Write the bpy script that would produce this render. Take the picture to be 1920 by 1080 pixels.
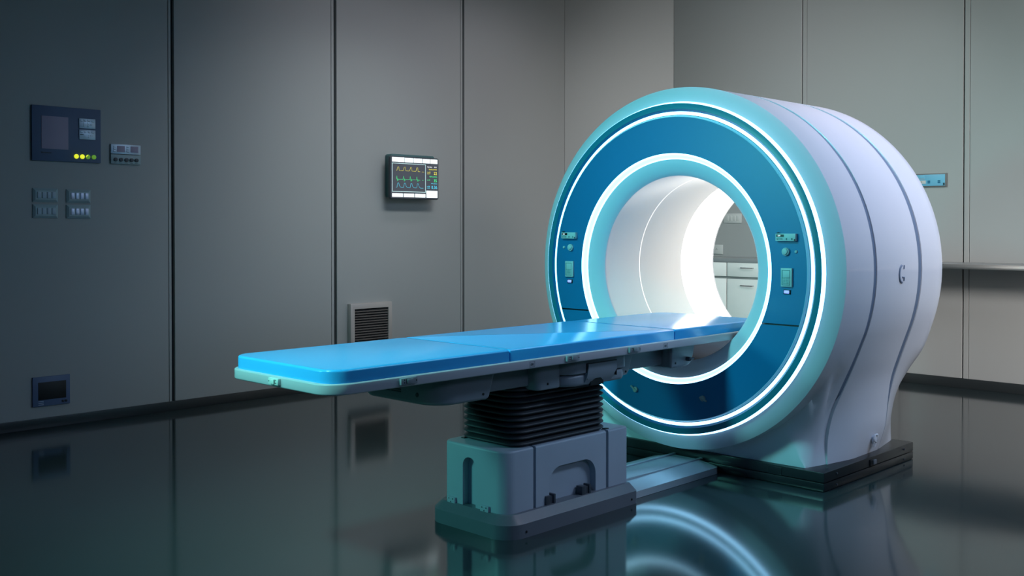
import bpy, bmesh, math
from mathutils import Vector, Matrix
from math import sin, cos, pi, radians, sqrt, atan2

# ------------------------------------------------------------------ reset
for o in list(bpy.data.objects):
    bpy.data.objects.remove(o, do_unlink=True)
sc = bpy.context.scene
COL = sc.collection

# ------------------------------------------------------------------ camera
# x = along the table and bore axis, y = across it, z = up; camera stands at x=y=0
TH, PH, FPX, CY = 0.77697, 0.0132163, 1930.6, 449.1
cd = bpy.data.cameras.new('camera')
cam = bpy.data.objects.new('camera', cd); COL.objects.link(cam)
cam.location = (0, 0, 1.45)
fw = Vector((cos(TH)*cos(PH), sin(TH)*cos(PH), -sin(PH)))
cam.rotation_euler = fw.to_track_quat('-Z', 'Y').to_euler()
cd.sensor_width = 36; cd.sensor_fit = 'HORIZONTAL'
cd.lens = 36*FPX/1920
cd.shift_x = 0; cd.shift_y = -(540-CY)/1920
cd.clip_start = .05; cd.clip_end = 60
sc.camera = cam

# ------------------------------------------------------------------ view, world
vs = sc.view_settings
sc.display_settings.display_device = 'sRGB'
vs.view_transform = 'Standard'; vs.look = 'None'; vs.exposure = 0.0; vs.gamma = 1.0; vs.use_curve_mapping = False
w = bpy.data.worlds.new('world'); sc.world = w; w.use_nodes = True
w.node_tree.nodes['Background'].inputs[0].default_value = (0.2, 0.3, 0.4, 1)
w.node_tree.nodes['Background'].inputs[1].default_value = 0.01

# ------------------------------------------------------------------ area lights: room lamps and added fill lights
def area(name, loc, aim, sx, sy, col, power, spread=180):
    l = bpy.data.lights.new(name, 'AREA'); l.shape = 'RECTANGLE'; l.size = sx; l.size_y = sy
    l.color = col; l.energy = power; l.spread = radians(spread)
    o = bpy.data.objects.new(name, l); COL.objects.link(o); o.location = loc
    o.rotation_euler = (Vector(aim)-Vector(loc)).to_track_quat('-Z', 'Y').to_euler()
    return o
area('table_fill', (3.0, -2.4, 3.2), (3.6, 3.2, 0.75), 0.8, 0.8, (0.467, 0.633, 1.000), 1.80, 45)  # added fill from the camera side, lifts the table's near flank
area('left_wall_washer', (5.5, 5.0, 4.12), (5.6, 7.57, 1.3), 1.6, 0.4, (0.902, 0.980, 1.000), 9.18, 62)
area('left_wall_washer', (7.3, 5.0, 4.12), (7.4, 7.57, 1.2), 2.2, 0.5, (1.000, 0.867, 0.773), 4.50, 80)
area('left_wall_washer', (6.4, 6.2, 4.12), (6.4, 7.57, 2.6), 3.0, 0.4, (0.972, 0.926, 1.000), 6.48, 90)
area('far_wall_fill', (4.6, -2.6, 3.0), (9.3, 3.2, 1.2), 1.2, 1.0, (1.000, 0.933, 0.888), 53.40, 60)  # added frontal fill for the far wall
area('ceiling_lamp', (6.9, 4.6, 4.12), (9.38, 5.6, 2.2), 0.6, 2.4, (0.988, 1.000, 1.000), 25.50, 100)
area('scanner_lamp', (6.3, 0.4, 4.1), (5.9, 2.6, 1.6), 2.4, 1.2, (0.487, 0.693, 1.000), 50.64, 95)
area('scanner_lamp', (6.2, 2.6, 4.1), (5.9, 3.3, 2.0), 1.6, 0.8, (0.955, 0.850, 1.000), 12.00, 70)
area('table_fill', (0.2, 3.6, 4.1), (2.6, 3.6, 0.9), 0.6, 0.6, (0.303, 1.000, 0.879), 19.80, 45)  # unseen light placed to brighten the pad top
area('teal_lamp', (-0.6, 5.9, 2.4), (3.8, 3.8, 0.7), 0.8, 0.8, (0.200, 1.000, 0.907), 22.50, 90)
area('teal_lamp', (-0.6, 1.5, 2.4), (4.6, 3.2, 0.7), 0.8, 0.8, (0.080, 0.440, 1.000), 1.50, 70)
area('teal_lamp', (1.0, 3.6, 4.1), (5.0, 3.58, 1.6), 0.8, 0.8, (0.186, 0.930, 1.000), 25.80, 60)
area('shelf_fill', (8.93, 2.2, 1.07), (9.38, 2.2, 0.7), 0.04, 3.4, (1.000, 0.923, 0.846), 7.80, 150)  # added strip under the counter, brightens the wall below it

# ------------------------------------------------------------------ materials
def mat(name, col, rough=.5, metal=0., noise=.04, nscale=6., emit=None, estr=0., coat=0., ior=1.5, rvar=0., bump=0., bscale=200., trans=0.):
    m = bpy.data.materials.new(name); m.use_nodes = True
    nt = m.node_tree; b = nt.nodes['Principled BSDF']
    b.inputs['Roughness'].default_value = rough; b.inputs['Metallic'].default_value = metal
    b.inputs['IOR'].default_value = ior
    b.inputs['Coat Weight'].default_value = coat; b.inputs['Coat Roughness'].default_value = .08
    tc = nt.nodes.new('ShaderNodeTexCoord'); nz = nt.nodes.new('ShaderNodeTexNoise')
    nz.inputs['Scale'].default_value = nscale; nz.inputs['Detail'].default_value = 4
    nt.links.new(tc.outputs['Object'], nz.inputs['Vector'])
    mx = nt.nodes.new('ShaderNodeMix'); mx.data_type = 'RGBA'
    mx.inputs[6].default_value = tuple(c*(1-noise) for c in col)+(1,)
    mx.inputs[7].default_value = tuple(min(1, c*(1+noise)) for c in col)+(1,)
    nt.links.new(nz.outputs['Fac'], mx.inputs[0]); nt.links.new(mx.outputs[2], b.inputs['Base Color'])
    if rvar:
        mr = nt.nodes.new('ShaderNodeMapRange'); mr.inputs[3].default_value = max(0, rough-rvar); mr.inputs[4].default_value = rough+rvar
        nt.links.new(nz.outputs['Fac'], mr.inputs[0]); nt.links.new(mr.outputs[0], b.inputs['Roughness'])
    if bump:
        n2 = nt.nodes.new('ShaderNodeTexNoise'); n2.inputs['Scale'].default_value = bscale
        nt.links.new(tc.outputs['Object'], n2.inputs['Vector'])
        bp = nt.nodes.new('ShaderNodeBump'); bp.inputs['Strength'].default_value = bump; bp.inputs['Distance'].default_value = .002
        nt.links.new(n2.outputs['Fac'], bp.inputs['Height']); nt.links.new(bp.outputs[0], b.inputs['Normal'])
    if emit:
        b.inputs['Emission Color'].default_value = tuple(emit)+(1,); b.inputs['Emission Strength'].default_value = estr
    return m
M = dict(
    wall=mat('wall_panel_paint', (.36, .375, .375), .42, nscale=1.2, noise=.02, bump=.03),
    wallgap=mat('wall_joint_dark', (.035, .045, .05), .6),
    ceil=mat('ceiling_paint', (.30, .31, .32), .8),
    floor=mat('polished_floor', (.022, .034, .038), .10, noise=.15, nscale=.8, rvar=.01, ior=1.85),
    base=mat('baseboard_vinyl', (.022, .028, .031), .35),
    white=mat('white_gloss_shell', (.66, .68, .76), .26, noise=.01, coat=.25),
    seam=mat('shell_seam', (.14, .19, .28), .55),
    teal=mat('teal_bevel', (.66, .66, .74), .55, noise=.01),
    tealdark=mat('dark_teal_band', (.01, .20, .29), .3, noise=.02),
    bluedeep=mat('deep_blue_step', (.0, .10, .22), .35),
    bluelight=mat('pale_blue_step', (.45, .75, .90), .35),
    facepanel=mat('blue_face_panel', (.001, .17, .38), .34, noise=.02),
    strip=mat('light_strip', (.9, .95, 1), .4, emit=(.30, .66, 1.0), estr=4.2),
    strip2=mat('pale_light_strip', (.8, .95, 1), .4, emit=(.70, .98, 1.0), estr=1.0),
    bore=mat('bore_liner', (.80, .80, .80), .35, noise=.01),
    borelamp=mat('bore_lamp_ring', (.9, .9, .88), .4, emit=(1.0, .94, .87), estr=3.6),
    boredark=mat('bore_shade_dark', (.04, .055, .08), .9, ior=1.12),  # lower liner coloured dark for the shade under the table
    borestrip=mat('bore_light_line', (.9, .9, .88), .4, emit=(1.0, .95, .88), estr=1.0),
    black=mat('black_plastic', (.012, .013, .015), .35),
    gbase=mat('scanner_plinth_black', (.014, .016, .019), .3),
    mint=mat('mint_plastic', (.50, .58, .58), .4),
    mintdark=mat('dark_mint_plastic', (.08, .2, .21), .5),  # darker mint of keys, buttons and keypad recess
    pad=mat('blue_vinyl_pad', (.045, .40, .84), .2, noise=.02, ior=1.5),
    frame=mat('table_frame_grey', (.40, .41, .46), .35),
    under=mat('table_housing_grey', (.20, .225, .26), .42),
    pedestal=mat('pedestal_grey', (.36, .40, .47), .38, bump=.03),
    plinth=mat('pedestal_plinth_grey', (.12, .135, .16), .38),
    bellows=mat('black_rubber_bellows', (.026, .028, .034), .5),
    latchm=mat('dark_metal_latch', (.07, .08, .10), .35, metal=.4),
    rail=mat('brushed_aluminium_track', (.55, .62, .68), .3, metal=.3),
    winggrey=mat('grey_green_knob', (.30, .40, .38), .4),
    steel=mat('brushed_steel', (.84, .82, .79), .33, metal=1.),
    vent=mat('vent_frame_metal', (.50, .46, .44), .45, metal=.3),
    slat=mat('vent_slat_dark', (.15, .135, .13), .4, metal=.3),
    cab=mat('cabinet_white', (.93, .93, .90), .4),
    cabgap=mat('cabinet_carcass_grey', (.28, .29, .29), .5),
    counter=mat('counter_grey', (.33, .34, .35), .3),
    chrome=mat('chrome_handle', (.5, .5, .5), .25, metal=1.),
    panelblue=mat('navy_panel', (.10, .15, .27), .5),
    screenoff=mat('grey_violet_screen', (.42, .36, .50), .6),
    screenblack=mat('black_screen', (.006, .007, .008), .55),
    plate=mat('grey_plate', (.60, .72, .85), .35, metal=.3),
    platedim=mat('dim_grey_plate', (.38, .50, .54), .45),
    rocker=mat('switch_rocker_grey', (.70, .75, .95), .35, metal=.3),
    rockerdim=mat('dim_switch_rocker', (.45, .55, .65), .4),
    label=mat('label_print', (.11, .13, .15), .5),
    engrave=mat('engraving_dark', (.05, .07, .08), .6),
    yellow=mat('yellow_indicator', (.8, .8, .05), .4, emit=(.85, .90, .03), estr=.9),
    green=mat('green_indicator', (.12, .28, .03), .4, emit=(.10, .26, .02), estr=.8),
    monb=mat('monitor_dark_casing', (.045, .055, .07), .4),
    monback=mat('monitor_teal_bracket', (.06, .14, .15), .5),
    monscr=mat('monitor_screen', (.05, .055, .07), .25, emit=(.058, .066, .085), estr=.55),
    tile=mat('screen_white_tile', (.8, .9, .9), .4, emit=(.88, .97, .97), estr=1.0),
    tiletxt=mat('screen_pale_text', (.2, .45, .5), .4, emit=(.45, .74, .80), estr=.75),
    tframe=mat('screen_frame_line', (.5, .65, .65), .4, emit=(.42, .62, .62), estr=.8),
    ty=mat('screen_yellow', (.8, .7, .1), .4, emit=(.86, .76, .08), estr=.75),
    tg=mat('screen_green', (.1, .8, .3), .4, emit=(.06, .80, .28), estr=.75),
    tc=mat('screen_cyan', (.1, .6, .8), .4, emit=(.10, .66, .85), estr=.75),
    tw=mat('screen_white_text', (.9, .9, .9), .4, emit=(.9, .9, .95), estr=.9),
    led=mat('blue_led', (.05, .1, .6), .4, emit=(.26, .40, 1.0), estr=1.25),
    skyblue=mat('sky_blue_panel', (.14, .42, .60), .4),
    frameg=mat('dark_grey_frame', (.14, .14, .14), .45),
    offwhite=mat('off_white_plate', (.55, .57, .56), .45),
)

# ------------------------------------------------------------------ mesh helpers
ORG = {}
def empty(name, loc, label=None, cat=None, group=None):
    o = bpy.data.objects.new(name, None); COL.objects.link(o); o.location = loc
    o.empty_display_size = .1; ORG[o] = Vector(loc); tag(o, label, cat, group); return o
def tag(o, label=None, cat=None, group=None, kind=None):
    if label: o['label'] = label
    if cat: o['category'] = cat
    if group: o['group'] = group
    if kind: o['kind'] = kind
    return o
def build(name, bm, m, parent=None, smooth=40, org=None, recalc=True):
    """bm in world coordinates; the object's own origin is its parent's origin or org"""
    if recalc: bmesh.ops.recalc_face_normals(bm, faces=bm.faces[:])
    me = bpy.data.meshes.new(name)
    base = ORG[parent] if parent is not None else (Vector(org) if org else Vector((0, 0, 0)))
    bmesh.ops.translate(bm, verts=bm.verts[:], vec=-base)
    if smooth:
        a = radians(smooth)
        for f in bm.faces: f.smooth = True
        for e in bm.edges:
            if len(e.link_faces) == 2:
                e.smooth = e.calc_face_angle(0) < a
    bm.to_mesh(me); bm.free()
    ms = m if isinstance(m, (list, tuple)) else [m]
    for x in ms: me.materials.append(M[x] if isinstance(x, str) else x)
    o = bpy.data.objects.new(name, me); COL.objects.link(o)
    if parent is not None: o.parent = parent
    else: o.location = base
    ORG[o] = base
    return o
def addbox(bm, x0, x1, y0, y1, z0, z1, bev=0., seg=2, mi=0):
    b = bmesh.new()
    bmesh.ops.create_cube(b, size=1)
    for v in b.verts:
        v.co = Vector(((x0+x1)/2+v.co.x*(x1-x0), (y0+y1)/2+v.co.y*(y1-y0), (z0+z1)/2+v.co.z*(z1-z0)))
    if bev: bmesh.ops.bevel(b, geom=b.edges[:], offset=bev, segments=seg, affect='EDGES', profile=.5)
    merge(bm, b, mi); return bm
def merge(bm, b, mi=0):
    vm = {v: bm.verts.new(v.co) for v in b.verts}
    for f in b.faces:
        try:
            nf = bm.faces.new([vm[v] for v in f.verts]); nf.material_index = mi
        except ValueError: pass
    b.free()
def box(*a, **k): return addbox(bmesh.new(), *a, **k)
def map3(axis, u, v, a):
    return Vector((a, u, v)) if axis == 'x' else Vector((u, a, v)) if axis == 'y' else Vector((u, v, a))
def addprism(bm, poly, axis, a0, a1, bev=0., seg=2, both=True, mi=0, vbev=0.):
    """poly in the plane across axis, extruded from a0 to a1; rim edges bevelled (both ends, or a1 only)"""
    b = bmesh.new()
    A = [b.verts.new(map3(axis, u, v, a0)) for u, v in poly]
    B = [b.verts.new(map3(axis, u, v, a1)) for u, v in poly]
    n = len(poly)
    fa = b.faces.new(A); fb = b.faces.new(B[::-1])
    for i in range(n): b.faces.new((A[i], A[(i+1) % n], B[(i+1) % n], B[i]))
    bmesh.ops.recalc_face_normals(b, faces=b.faces[:])
    if bev:
        es = set(fb.edges) | (set(fa.edges) if both else set())
        bmesh.ops.bevel(b, geom=list(es), offset=bev, segments=seg, affect='EDGES', profile=.5)
    merge(bm, b, mi); return bm
def prism(*a, **k): return addprism(bmesh.new(), *a, **k)
def rrect(u0, u1, v0, v1, r, n=6, rs=None):
    """rounded rectangle; r one radius or four (u1v1, u0v1, u0v0, u1v0)"""
    rr = rs or (r, r, r, r); P = []
    for k, (cu, cv, su, sv) in enumerate(((u1, v1, -1, -1), (u0, v1, 1, -1), (u0, v0, 1, 1), (u1, v0, -1, 1))):
        q = rr[k]; a0 = k*pi/2
        if q <= 0: P.append((cu, cv)); continue
        for i in range(n+1):
            a = a0+i*pi/2/n; P.append((cu+su*q+q*cos(a), cv+sv*q+q*sin(a)))
    return P
def addlathe(bm, prof, cy, cz, n=160, mi=0, closed=False):
    """revolve (x, r) profile about the x axis through (cy, cz)"""
    rings = []
    for x, r in prof:
        rings.append([bm.verts.new((x, cy+r*cos(2*pi*i/n), cz+r*sin(2*pi*i/n))) for i in range(n)])
    pr = list(zip(rings, rings[1:]))
    if closed: pr.append((rings[-1], rings[0]))
    for A, B in pr:
        for i in range(n):
            f = bm.faces.new((A[i], A[(i+1) % n], B[(i+1) % n], B[i])); f.material_index = mi
    return bm
def lathe(*a, **k): return addlathe(bmesh.new(), *a, **k)
def addcyl(bm, c, axis, r, h, n=24, bev=0., r2=None, mi=0):
    b = bmesh.new()
    bmesh.ops.create_cone(b, cap_ends=True, segments=n, radius1=r, radius2=r if r2 is None else r2, depth=h)
    if bev:
        es = [e for e in b.edges if abs(e.verts[0].co.z-e.verts[1].co.z) < 1e-6]
        bmesh.ops.bevel(b, geom=es, offset=bev, segments=2, affect='EDGES', profile=.5)
    q = Vector((0, 0, 1)).rotation_difference(Vector(axis)).to_matrix().to_4x4()
    bmesh.ops.transform(b, matrix=Matrix.Translation(c) @ q, verts=b.verts[:])
    merge(bm, b, mi); return bm
def cyl(*a, **k): return addcyl(bmesh.new(), *a, **k)
def addtube(bm, pts, r, n=10, closed=False, mi=0):
    pts = [Vector(p) for p in pts]; N = len(pts); rings = []
    up = None
    for i, p in enumerate(pts):
        a = pts[(i-1) % N] if (closed or i > 0) else p
        c = pts[(i+1) % N] if (closed or i < N-1) else p
        t = (c-a).normalized()
        if up is None:
            up = Vector((0, 0, 1)) if abs(t.z) < .9 else Vector((1, 0, 0))
        s = t.cross(up).normalized(); up = s.cross(t).normalized()
        rings.append([bm.verts.new(p+r*(cos(2*pi*k/n)*s+sin(2*pi*k/n)*up)) for k in range(n)])
    for i in range(N if closed else N-1):
        A, B = rings[i], rings[(i+1) % N]
        for k in range(n): bm.faces.new((A[k], A[(k+1) % n], B[(k+1) % n], B[k])).material_index = mi
    if not closed:
        bm.faces.new(rings[0][::-1]); bm.faces.new(rings[-1])
    return bm
def boolean(o, cutters):
    """cut meshes out of o and keep the plain result"""
    cs = []
    for c in cutters:
        bmesh.ops.recalc_face_normals(c, faces=c.faces[:])
        me = bpy.data.meshes.new('cut'); bmesh.ops.translate(c, verts=c.verts[:], vec=-ORG[o]); c.to_mesh(me); c.free()
        k = bpy.data.objects.new('cut', me); COL.objects.link(k); k.location = ORG[o]
        cs.append(k); md = o.modifiers.new('b', 'BOOLEAN'); md.object = k; md.operation = 'DIFFERENCE'; md.solver = 'EXACT'
    bpy.context.view_layer.update()
    dg = bpy.context.evaluated_depsgraph_get()
    me = bpy.data.meshes.new_from_object(o.evaluated_get(dg))
    o.modifiers.clear(); o.data = me
    for k in cs: bpy.data.objects.remove(k, do_unlink=True)
    b = bmesh.new(); b.from_mesh(me)
    for f in b.faces: f.smooth = True
    for e in b.edges:
        e.smooth = len(e.link_faces) == 2 and e.calc_face_angle(0) < radians(35)
    b.to_mesh(me); b.free()
    return o
def text_bm(s, size, origin, right, up, depth=.0006, align='LEFT'):
    cu = bpy.data.curves.new('t', 'FONT'); cu.body = s; cu.size = size; cu.extrude = depth; cu.align_x = align
    cu.resolution_u = 2
    o = bpy.data.objects.new('t', cu); COL.objects.link(o)
    bpy.context.view_layer.update()
    me = bpy.data.meshes.new_from_object(o.evaluated_get(bpy.context.evaluated_depsgraph_get()))
    bpy.data.objects.remove(o, do_unlink=True)
    b = bmesh.new(); b.from_mesh(me); bpy.data.meshes.remove(me)
    r = Vector(right).normalized(); u = Vector(up).normalized(); n = r.cross(u)
    mt = Matrix((r, u, n)).transposed().to_4x4(); mt.translation = Vector(origin)
    bmesh.ops.transform(b, matrix=mt, verts=b.verts[:])
    return b
def copy_tree(o, parent=None):
    c = o.copy(); COL.objects.link(c); c.parent = parent
    for ch in [x for x in bpy.data.objects if x.parent == o]:
        copy_tree(ch, c)
    return c
def struct(name, bm, m, **k): return tag(build(name, bm, m, **k), kind='structure')

# ------------------------------------------------------------------ room shell
YL, XR, XE, H = 7.572, 9.38, 8.53, 4.2      # left wall plane, far wall plane, end of the left wall, ceiling
X0, Y0 = -2.6, -3.2
struct('floor', box(X0-.2, XR+.2, Y0-.2, YL+.2, -.1, 0), 'floor')
struct('ceiling', box(X0-.2, XR+.2, Y0-.2, YL+.2, H, H+.1), 'ceil')
def panel_wall(name, axis, face, thick, a0, a1, joints, sgn, z0=0., z1=H):
    """slab with dark open joints (gap) and a hairline beside each; axis along which the wall runs"""
    bm = bmesh.new()
    def slab(s, e, f0, f1, mi, bev=0.):
        lo, hi = sorted((f0, f1))
        if axis == 'x': addbox(bm, s, e, lo, hi, z0, z1, mi=mi, bev=bev, seg=1)
        else: addbox(bm, lo, hi, s, e, z0, z1, mi=mi, bev=bev, seg=1)
    slab(a0, a1, face+sgn*.03, face+sgn*thick, 1)
    cur = a0
    for hair, g0, g1 in joints:
        segs = [(min(hair, g0), None)]
        if hair < g0:
            slab(cur, hair, face, face+sgn*.035, 0, .002); slab(hair+.004, g0, face, face+sgn*.035, 0, .002); cur = g1
        else:
            slab(cur, g0, face, face+sgn*.035, 0, .002); slab(g1, hair, face, face+sgn*.035, 0, .002); cur = hair+.004
    slab(cur, a1, face, face+sgn*.035, 0, .002)
    return struct(name, bm, ['wall', 'wallgap'], smooth=0)
panel_wall('wall_left', 'x', YL, .2, X0, XE, [(-.80, -.775, -.748), (.75, .775, .802), (2.305, 2.335, 2.362), (3.863, 3.888, 3.915), (5.407, 5.438, 5.467), (6.967, 6.996, 7.020)], 1)
panel_wall('wall_right', 'y', XR, .2, Y0, 6.716, [(-1.245, -1.234, -1.223), (.335, .346, .357), (1.92, 1.931, 1.942), (3.519, 3.567, 3.579), (5.106, 5.151, 5.163)], 1)
# slanting corner panel between the left and the far wall
struct('wall_corner', prism([(XE+.004, YL), (XR, 6.719), (XR+.2, 6.73), (XR+.2, YL+.2), (XE+.004, YL+.2)], 'z', 0, H), 'wall', smooth=0)
struct('baseboard_corner', prism([(XE, YL-.002), (XR-.002, 6.714), (XR-.012, 6.706), (XE-.006, YL-.014)], 'z', 0, .078), 'base', smooth=0)
struct('wall_front', box(X0, XR, Y0-.2, Y0, 0, H), 'wall')
struct('wall_rear', box(X0-.2, X0, Y0, YL, 0, H), 'wall')
struct('baseboard_left', box(X0, XE, YL-.012, YL, 0, .073, bev=.002), 'base')
struct('baseboard_right', box(XR-.012, XR, Y0, 6.70, 0, .088, bev=.002), 'base')

# ------------------------------------------------------------------ scanner (gantry)
CYY, CZ = 3.578, 1.200
G = empty('mri_scanner', (5.7, CYY, 0), 'large round white scanner with glowing blue ring face on a black plinth', 'scanner')
R0 = 1.066
# outline of the body cross-section at x: list of (dy, z) from the top to the bottom centre, one side
KX = [5.185, 5.205, 5.24, 5.30, 5.373, 5.6, 5.954, 6.14, 6.285]
KZ = [.70, .55, .40, .25, .105]
KD = {5.185: [.935, .846, .712, .51, .62], 5.205: [.936, .848, .722, .545, .735], 5.24: [.938, .850, .740, .62, .748], 5.30: [.941, .860, .768, .735, .765], 5.373: [.947, .882, .820, .786, .785], 5.6: [.950, .892, .858, .842, .825],
      5.954: [.953, .905, .880, .862, .815], 6.14: [.953, .890, .835, .805, .778], 6.285: [.952, .852, .772, .745, .750]}
def lerp_tab(x):
    if x <= KX[0]: return KD[KX[0]]
    if x >= KX[-1]: return KD[KX[-1]]
    for a, b in zip(KX, KX[1:]):
        if a <= x <= b:
            t = (x-a)/(b-a); t = t*t*(3-2*t) if False else t
            return [p+(q-p)*t for p, q in zip(KD[a], KD[b])]
def catmull(P, t):
    n = len(P)-1; i = min(int(t*n), n-1); u = t*n-i
    p0 = P[max(i-1, 0)]; p1 = P[i]; p2 = P[i+1]; p3 = P[min(i+2, n)]
    return tuple(.5*((2*b)+(-a+c)*u+(2*a-5*b+4*c-d)*u*u+(-a+3*b-3*c+d)*u**3) for a, b, c, d in zip(p0, p1, p2, p3))
ZT = .86
def outline(x, r=R0, foot=None, scale=1.):
    if foot is None: foot = x >= 5.18
    half = []
    aT = math.asin((ZT-CZ)/r)
    for i in range(49):
        a = pi/2+(aT-pi/2)*i/48
        half.append((r*cos(a), CZ+r*sin(a)))
    if foot:
        D = lerp_tab(x)
        P = [half[-1]]+[(d, z) for d, z in zip(D, KZ)]
        for i in range(1, 29): half.append(catmull(P, i/28))
        wb = half[-1][0]
        for i in range(1, 11): half.append((wb*(1-i/10), .105))
    else:
        aB = -radians(55)
        for i in range(1, 29):
            a = aT+(aB-aT)*i/28; half.append((r*cos(a), CZ+r*sin(a)))
        for i in range(1, 11):
            a = aB+(-pi/2-aB)*i/10; half.append((r*cos(a), max(.106, CZ+r*sin(a))))
    half = [(d*scale, CZ+(z-CZ)*scale) for d, z in half]
    full = [(CYY-d, z) for d, z in half]+[(CYY+d, z) for d, z in half[-2:0:-1]]
    return full
def loft(bm, secs):
    rings = [[bm.verts.new((x, y, z)) for y, z in pts] for x, pts in secs]
    n = len(rings[0])
    for A, B in zip(rings, rings[1:]):
        for i in range(n): bm.faces.new((A[i], A[(i+1) % n], B[(i+1) % n], B[i]))
    return rings
S1, S2, GW, GV = 5.373, 5.954, .019, .026
XB = 6.285
# front shell: plain round rim, then a foot whose front face rises to a slanting crease
def crease_outline():
    """(x, dy, z) of the crease that bounds the front face of the foot, same point count as outline()"""
    K = [(5.25, None, ZT), (5.265, .941, .70), (5.285, .851, .55), (5.315, .806, .42), (5.320, .785, .333), (5.300, .766, .25), (5.262, .753, .185), (5.205, .742, .105)]
    half = []; r = R0; aT = math.asin((ZT-CZ)/r)
    for i in range(49):
        a = pi/2+(aT-pi/2)*i/48; half.append((5.25, r*cos(a), CZ+r*sin(a)))
    P = [(x, half[-1][1] if d is None else d, z) for x, d, z in K]
    for i in range(1, 29):
        half.append(catmull(P, i/28))
    for i in range(1, 11): half.append((5.205-.03*i/10, .742*(1-i/10), .105))
    full = [(x, CYY-d, z) for x, d, z in half]+[(x, CYY+d, z) for x, d, z in half[-2:0:-1]]
    return full
def loft3(bm, secs):
    rings = [[bm.verts.new(p) for p in pts] for pts in secs]
    n = len(rings[0])
    for A, B in zip(rings, rings[1:]):
        for i in range(n): bm.faces.new((A[i], A[(i+1) % n], B[(i+1) % n], B[i]))
    return rings
def mixs(A, B, t): return [tuple(p+(q-p)*t for p, q in zip(a, b)) for a, b in zip(A, B)]
def at3(x, o): return [(x, y, z) for y, z in o]
def seam_half(w, z, lo):
    t = min(1, max(0, (z-.33)/.27)); t = t*t*(3-2*t)
    return w*(lo+(1-lo)*t)
def seam3(c, sg, w, lo, o, e=0.): return [(c+sg*(seam_half(w, z, lo)+e), y, z) for y, z in o]
bm = bmesh.new()
CR = crease_outline(); OA = at3(5.165, outline(5.165, foot=False)); OE = seam3(S1, -1, GW, .0, outline(S1-GW), .001)
secs = [at3(x, outline(x, foot=False)) for x in (5.035, 5.10)]+[OA, mixs(OA, CR, .33), mixs(OA, CR, .67), CR, mixs(CR, OE, .33), mixs(CR, OE, .67), OE]
secs += [seam3(S1, -1, GW, .0, outline(S1-GW, scale=k_)) for k_ in (.997, .97)]
loft3(bm, secs); build('front_shell', bm, 'white', G, smooth=32)
def seq(a, b, n): return [a+(b-a)*i/n for i in range(n+1)]
bm = bmesh.new()
secs = [seam3(S1, 1, GW, .0, outline(S1+GW, scale=k_)) for k_ in (.97, .997)]+[seam3(S1, 1, GW, .0, outline(S1+GW), .001)]
secs += [at3(x, outline(x)) for x in seq(S1+GW+.03, S2-GV-.03, 7)]
secs += [seam3(S2, -1, GV, .35, outline(S2-GV), .001)]+[seam3(S2, -1, GV, .35, outline(S2-GV, scale=k_)) for k_ in (.997, .97)]
loft3(bm, secs); build('middle_shell', bm, 'white', G, smooth=32)
bm = bmesh.new()
secs = [seam3(S2, 1, GV, .35, outline(S2+GV, scale=k_)) for k_ in (.97, .997)]+[seam3(S2, 1, GV, .35, outline(S2+GV), .001)]
secs += [at3(x, outline(x)) for x in seq(S2+GV+.03, XB-.015, 5)]
secs += [at3(XB-.004, outline(XB, scale=.996)), at3(XB, outline(XB, scale=.988))]
rings = loft3(bm, secs)
last = rings[-1]; n = len(last)
inner = []
for v in last:
    a = atan2(v.co.z-CZ, v.co.y-CYY); inner.append(bm.verts.new((XB, CYY+.575*cos(a), CZ+.575*sin(a))))
for i in range(n): bm.faces.new((last[i], last[(i+1) % n], inner[(i+1) % n], inner[i]))
build('rear_shell', bm, 'white', G, smooth=32)
for q, g in ((S1, GW), (S2, GV)):
    bm = bmesh.new()
    def floor_of_groove(x):
        o = []
        for (y, z), (y2, z2) in zip(outline(x, scale=.9945), outline(x, scale=.955)):
            t = min(1, max(0, (z-.36)/.14)) if q == S1 else 1
            o.append((y2+(y-y2)*t, z2+(z-z2)*t))
        return o
    loft(bm, [(q-g-.004, floor_of_groove(q-g)), (q, floor_of_groove(q)), (q+g+.004, floor_of_groove(q+g))])
    build('seam_strip', bm, 'seam', G, smooth=50)
# front face rings, outside to inside
def ring(name, prof, m, closed=False):
    return build(name, lathe(prof, CYY, CZ, closed=closed), m, G, smooth=35)
ring('outer_bevel', [(5.06, 1.05), (5.0355, R0+.001), (5.0335, R0-.001), (5.014, 1.030), (5.000, 1.004), (4.9855, .978), (4.995, .972)], 'teal')
ring('outer_light_strip', [(4.990, .979), (4.986, .9765), (4.9605, .9675), (4.966, .963)], 'strip')
ring('dark_band', [(4.975, .969), (4.9605, .9668), (4.9595, .963), (4.9595, .933), (4.962, .931)], 'tealdark')
ring('inner_step', [(4.960, .932), (4.974, .9215), (4.976, .918)], 'bluedeep')
ring('middle_light_strip', [(4.9745, .9195), (4.9735, .9195), (4.9735, .901), (4.975, .900)], 'strip')
ring('pale_step', [(4.975, .902), (4.9735, .901), (4.9530, .889), (4.9535, .8865)], 'bluelight')
ring('inner_light_strip', [(4.956, .677), (4.955, .6755), (4.957, .6665), (4.9585, .665)], 'strip')
ring('pale_light_strip', [(4.9575, .6665), (4.9595, .665), (4.971, .650), (4.973, .649)], 'strip2')
ring('inner_light_strip', [(4.9715, .6505), (4.973, .649), (4.979, .6405), (4.981, .639)], 'strip')
ring('bore_bevel', [(4.978, .6415), (4.9815, .630), (4.984, .620), (4.990, .603), (4.999, .584), (5.010, .566), (5.024, .552), (5.031, .547), (5.036, .547), (5.047, .5525)], 'teal')
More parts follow.
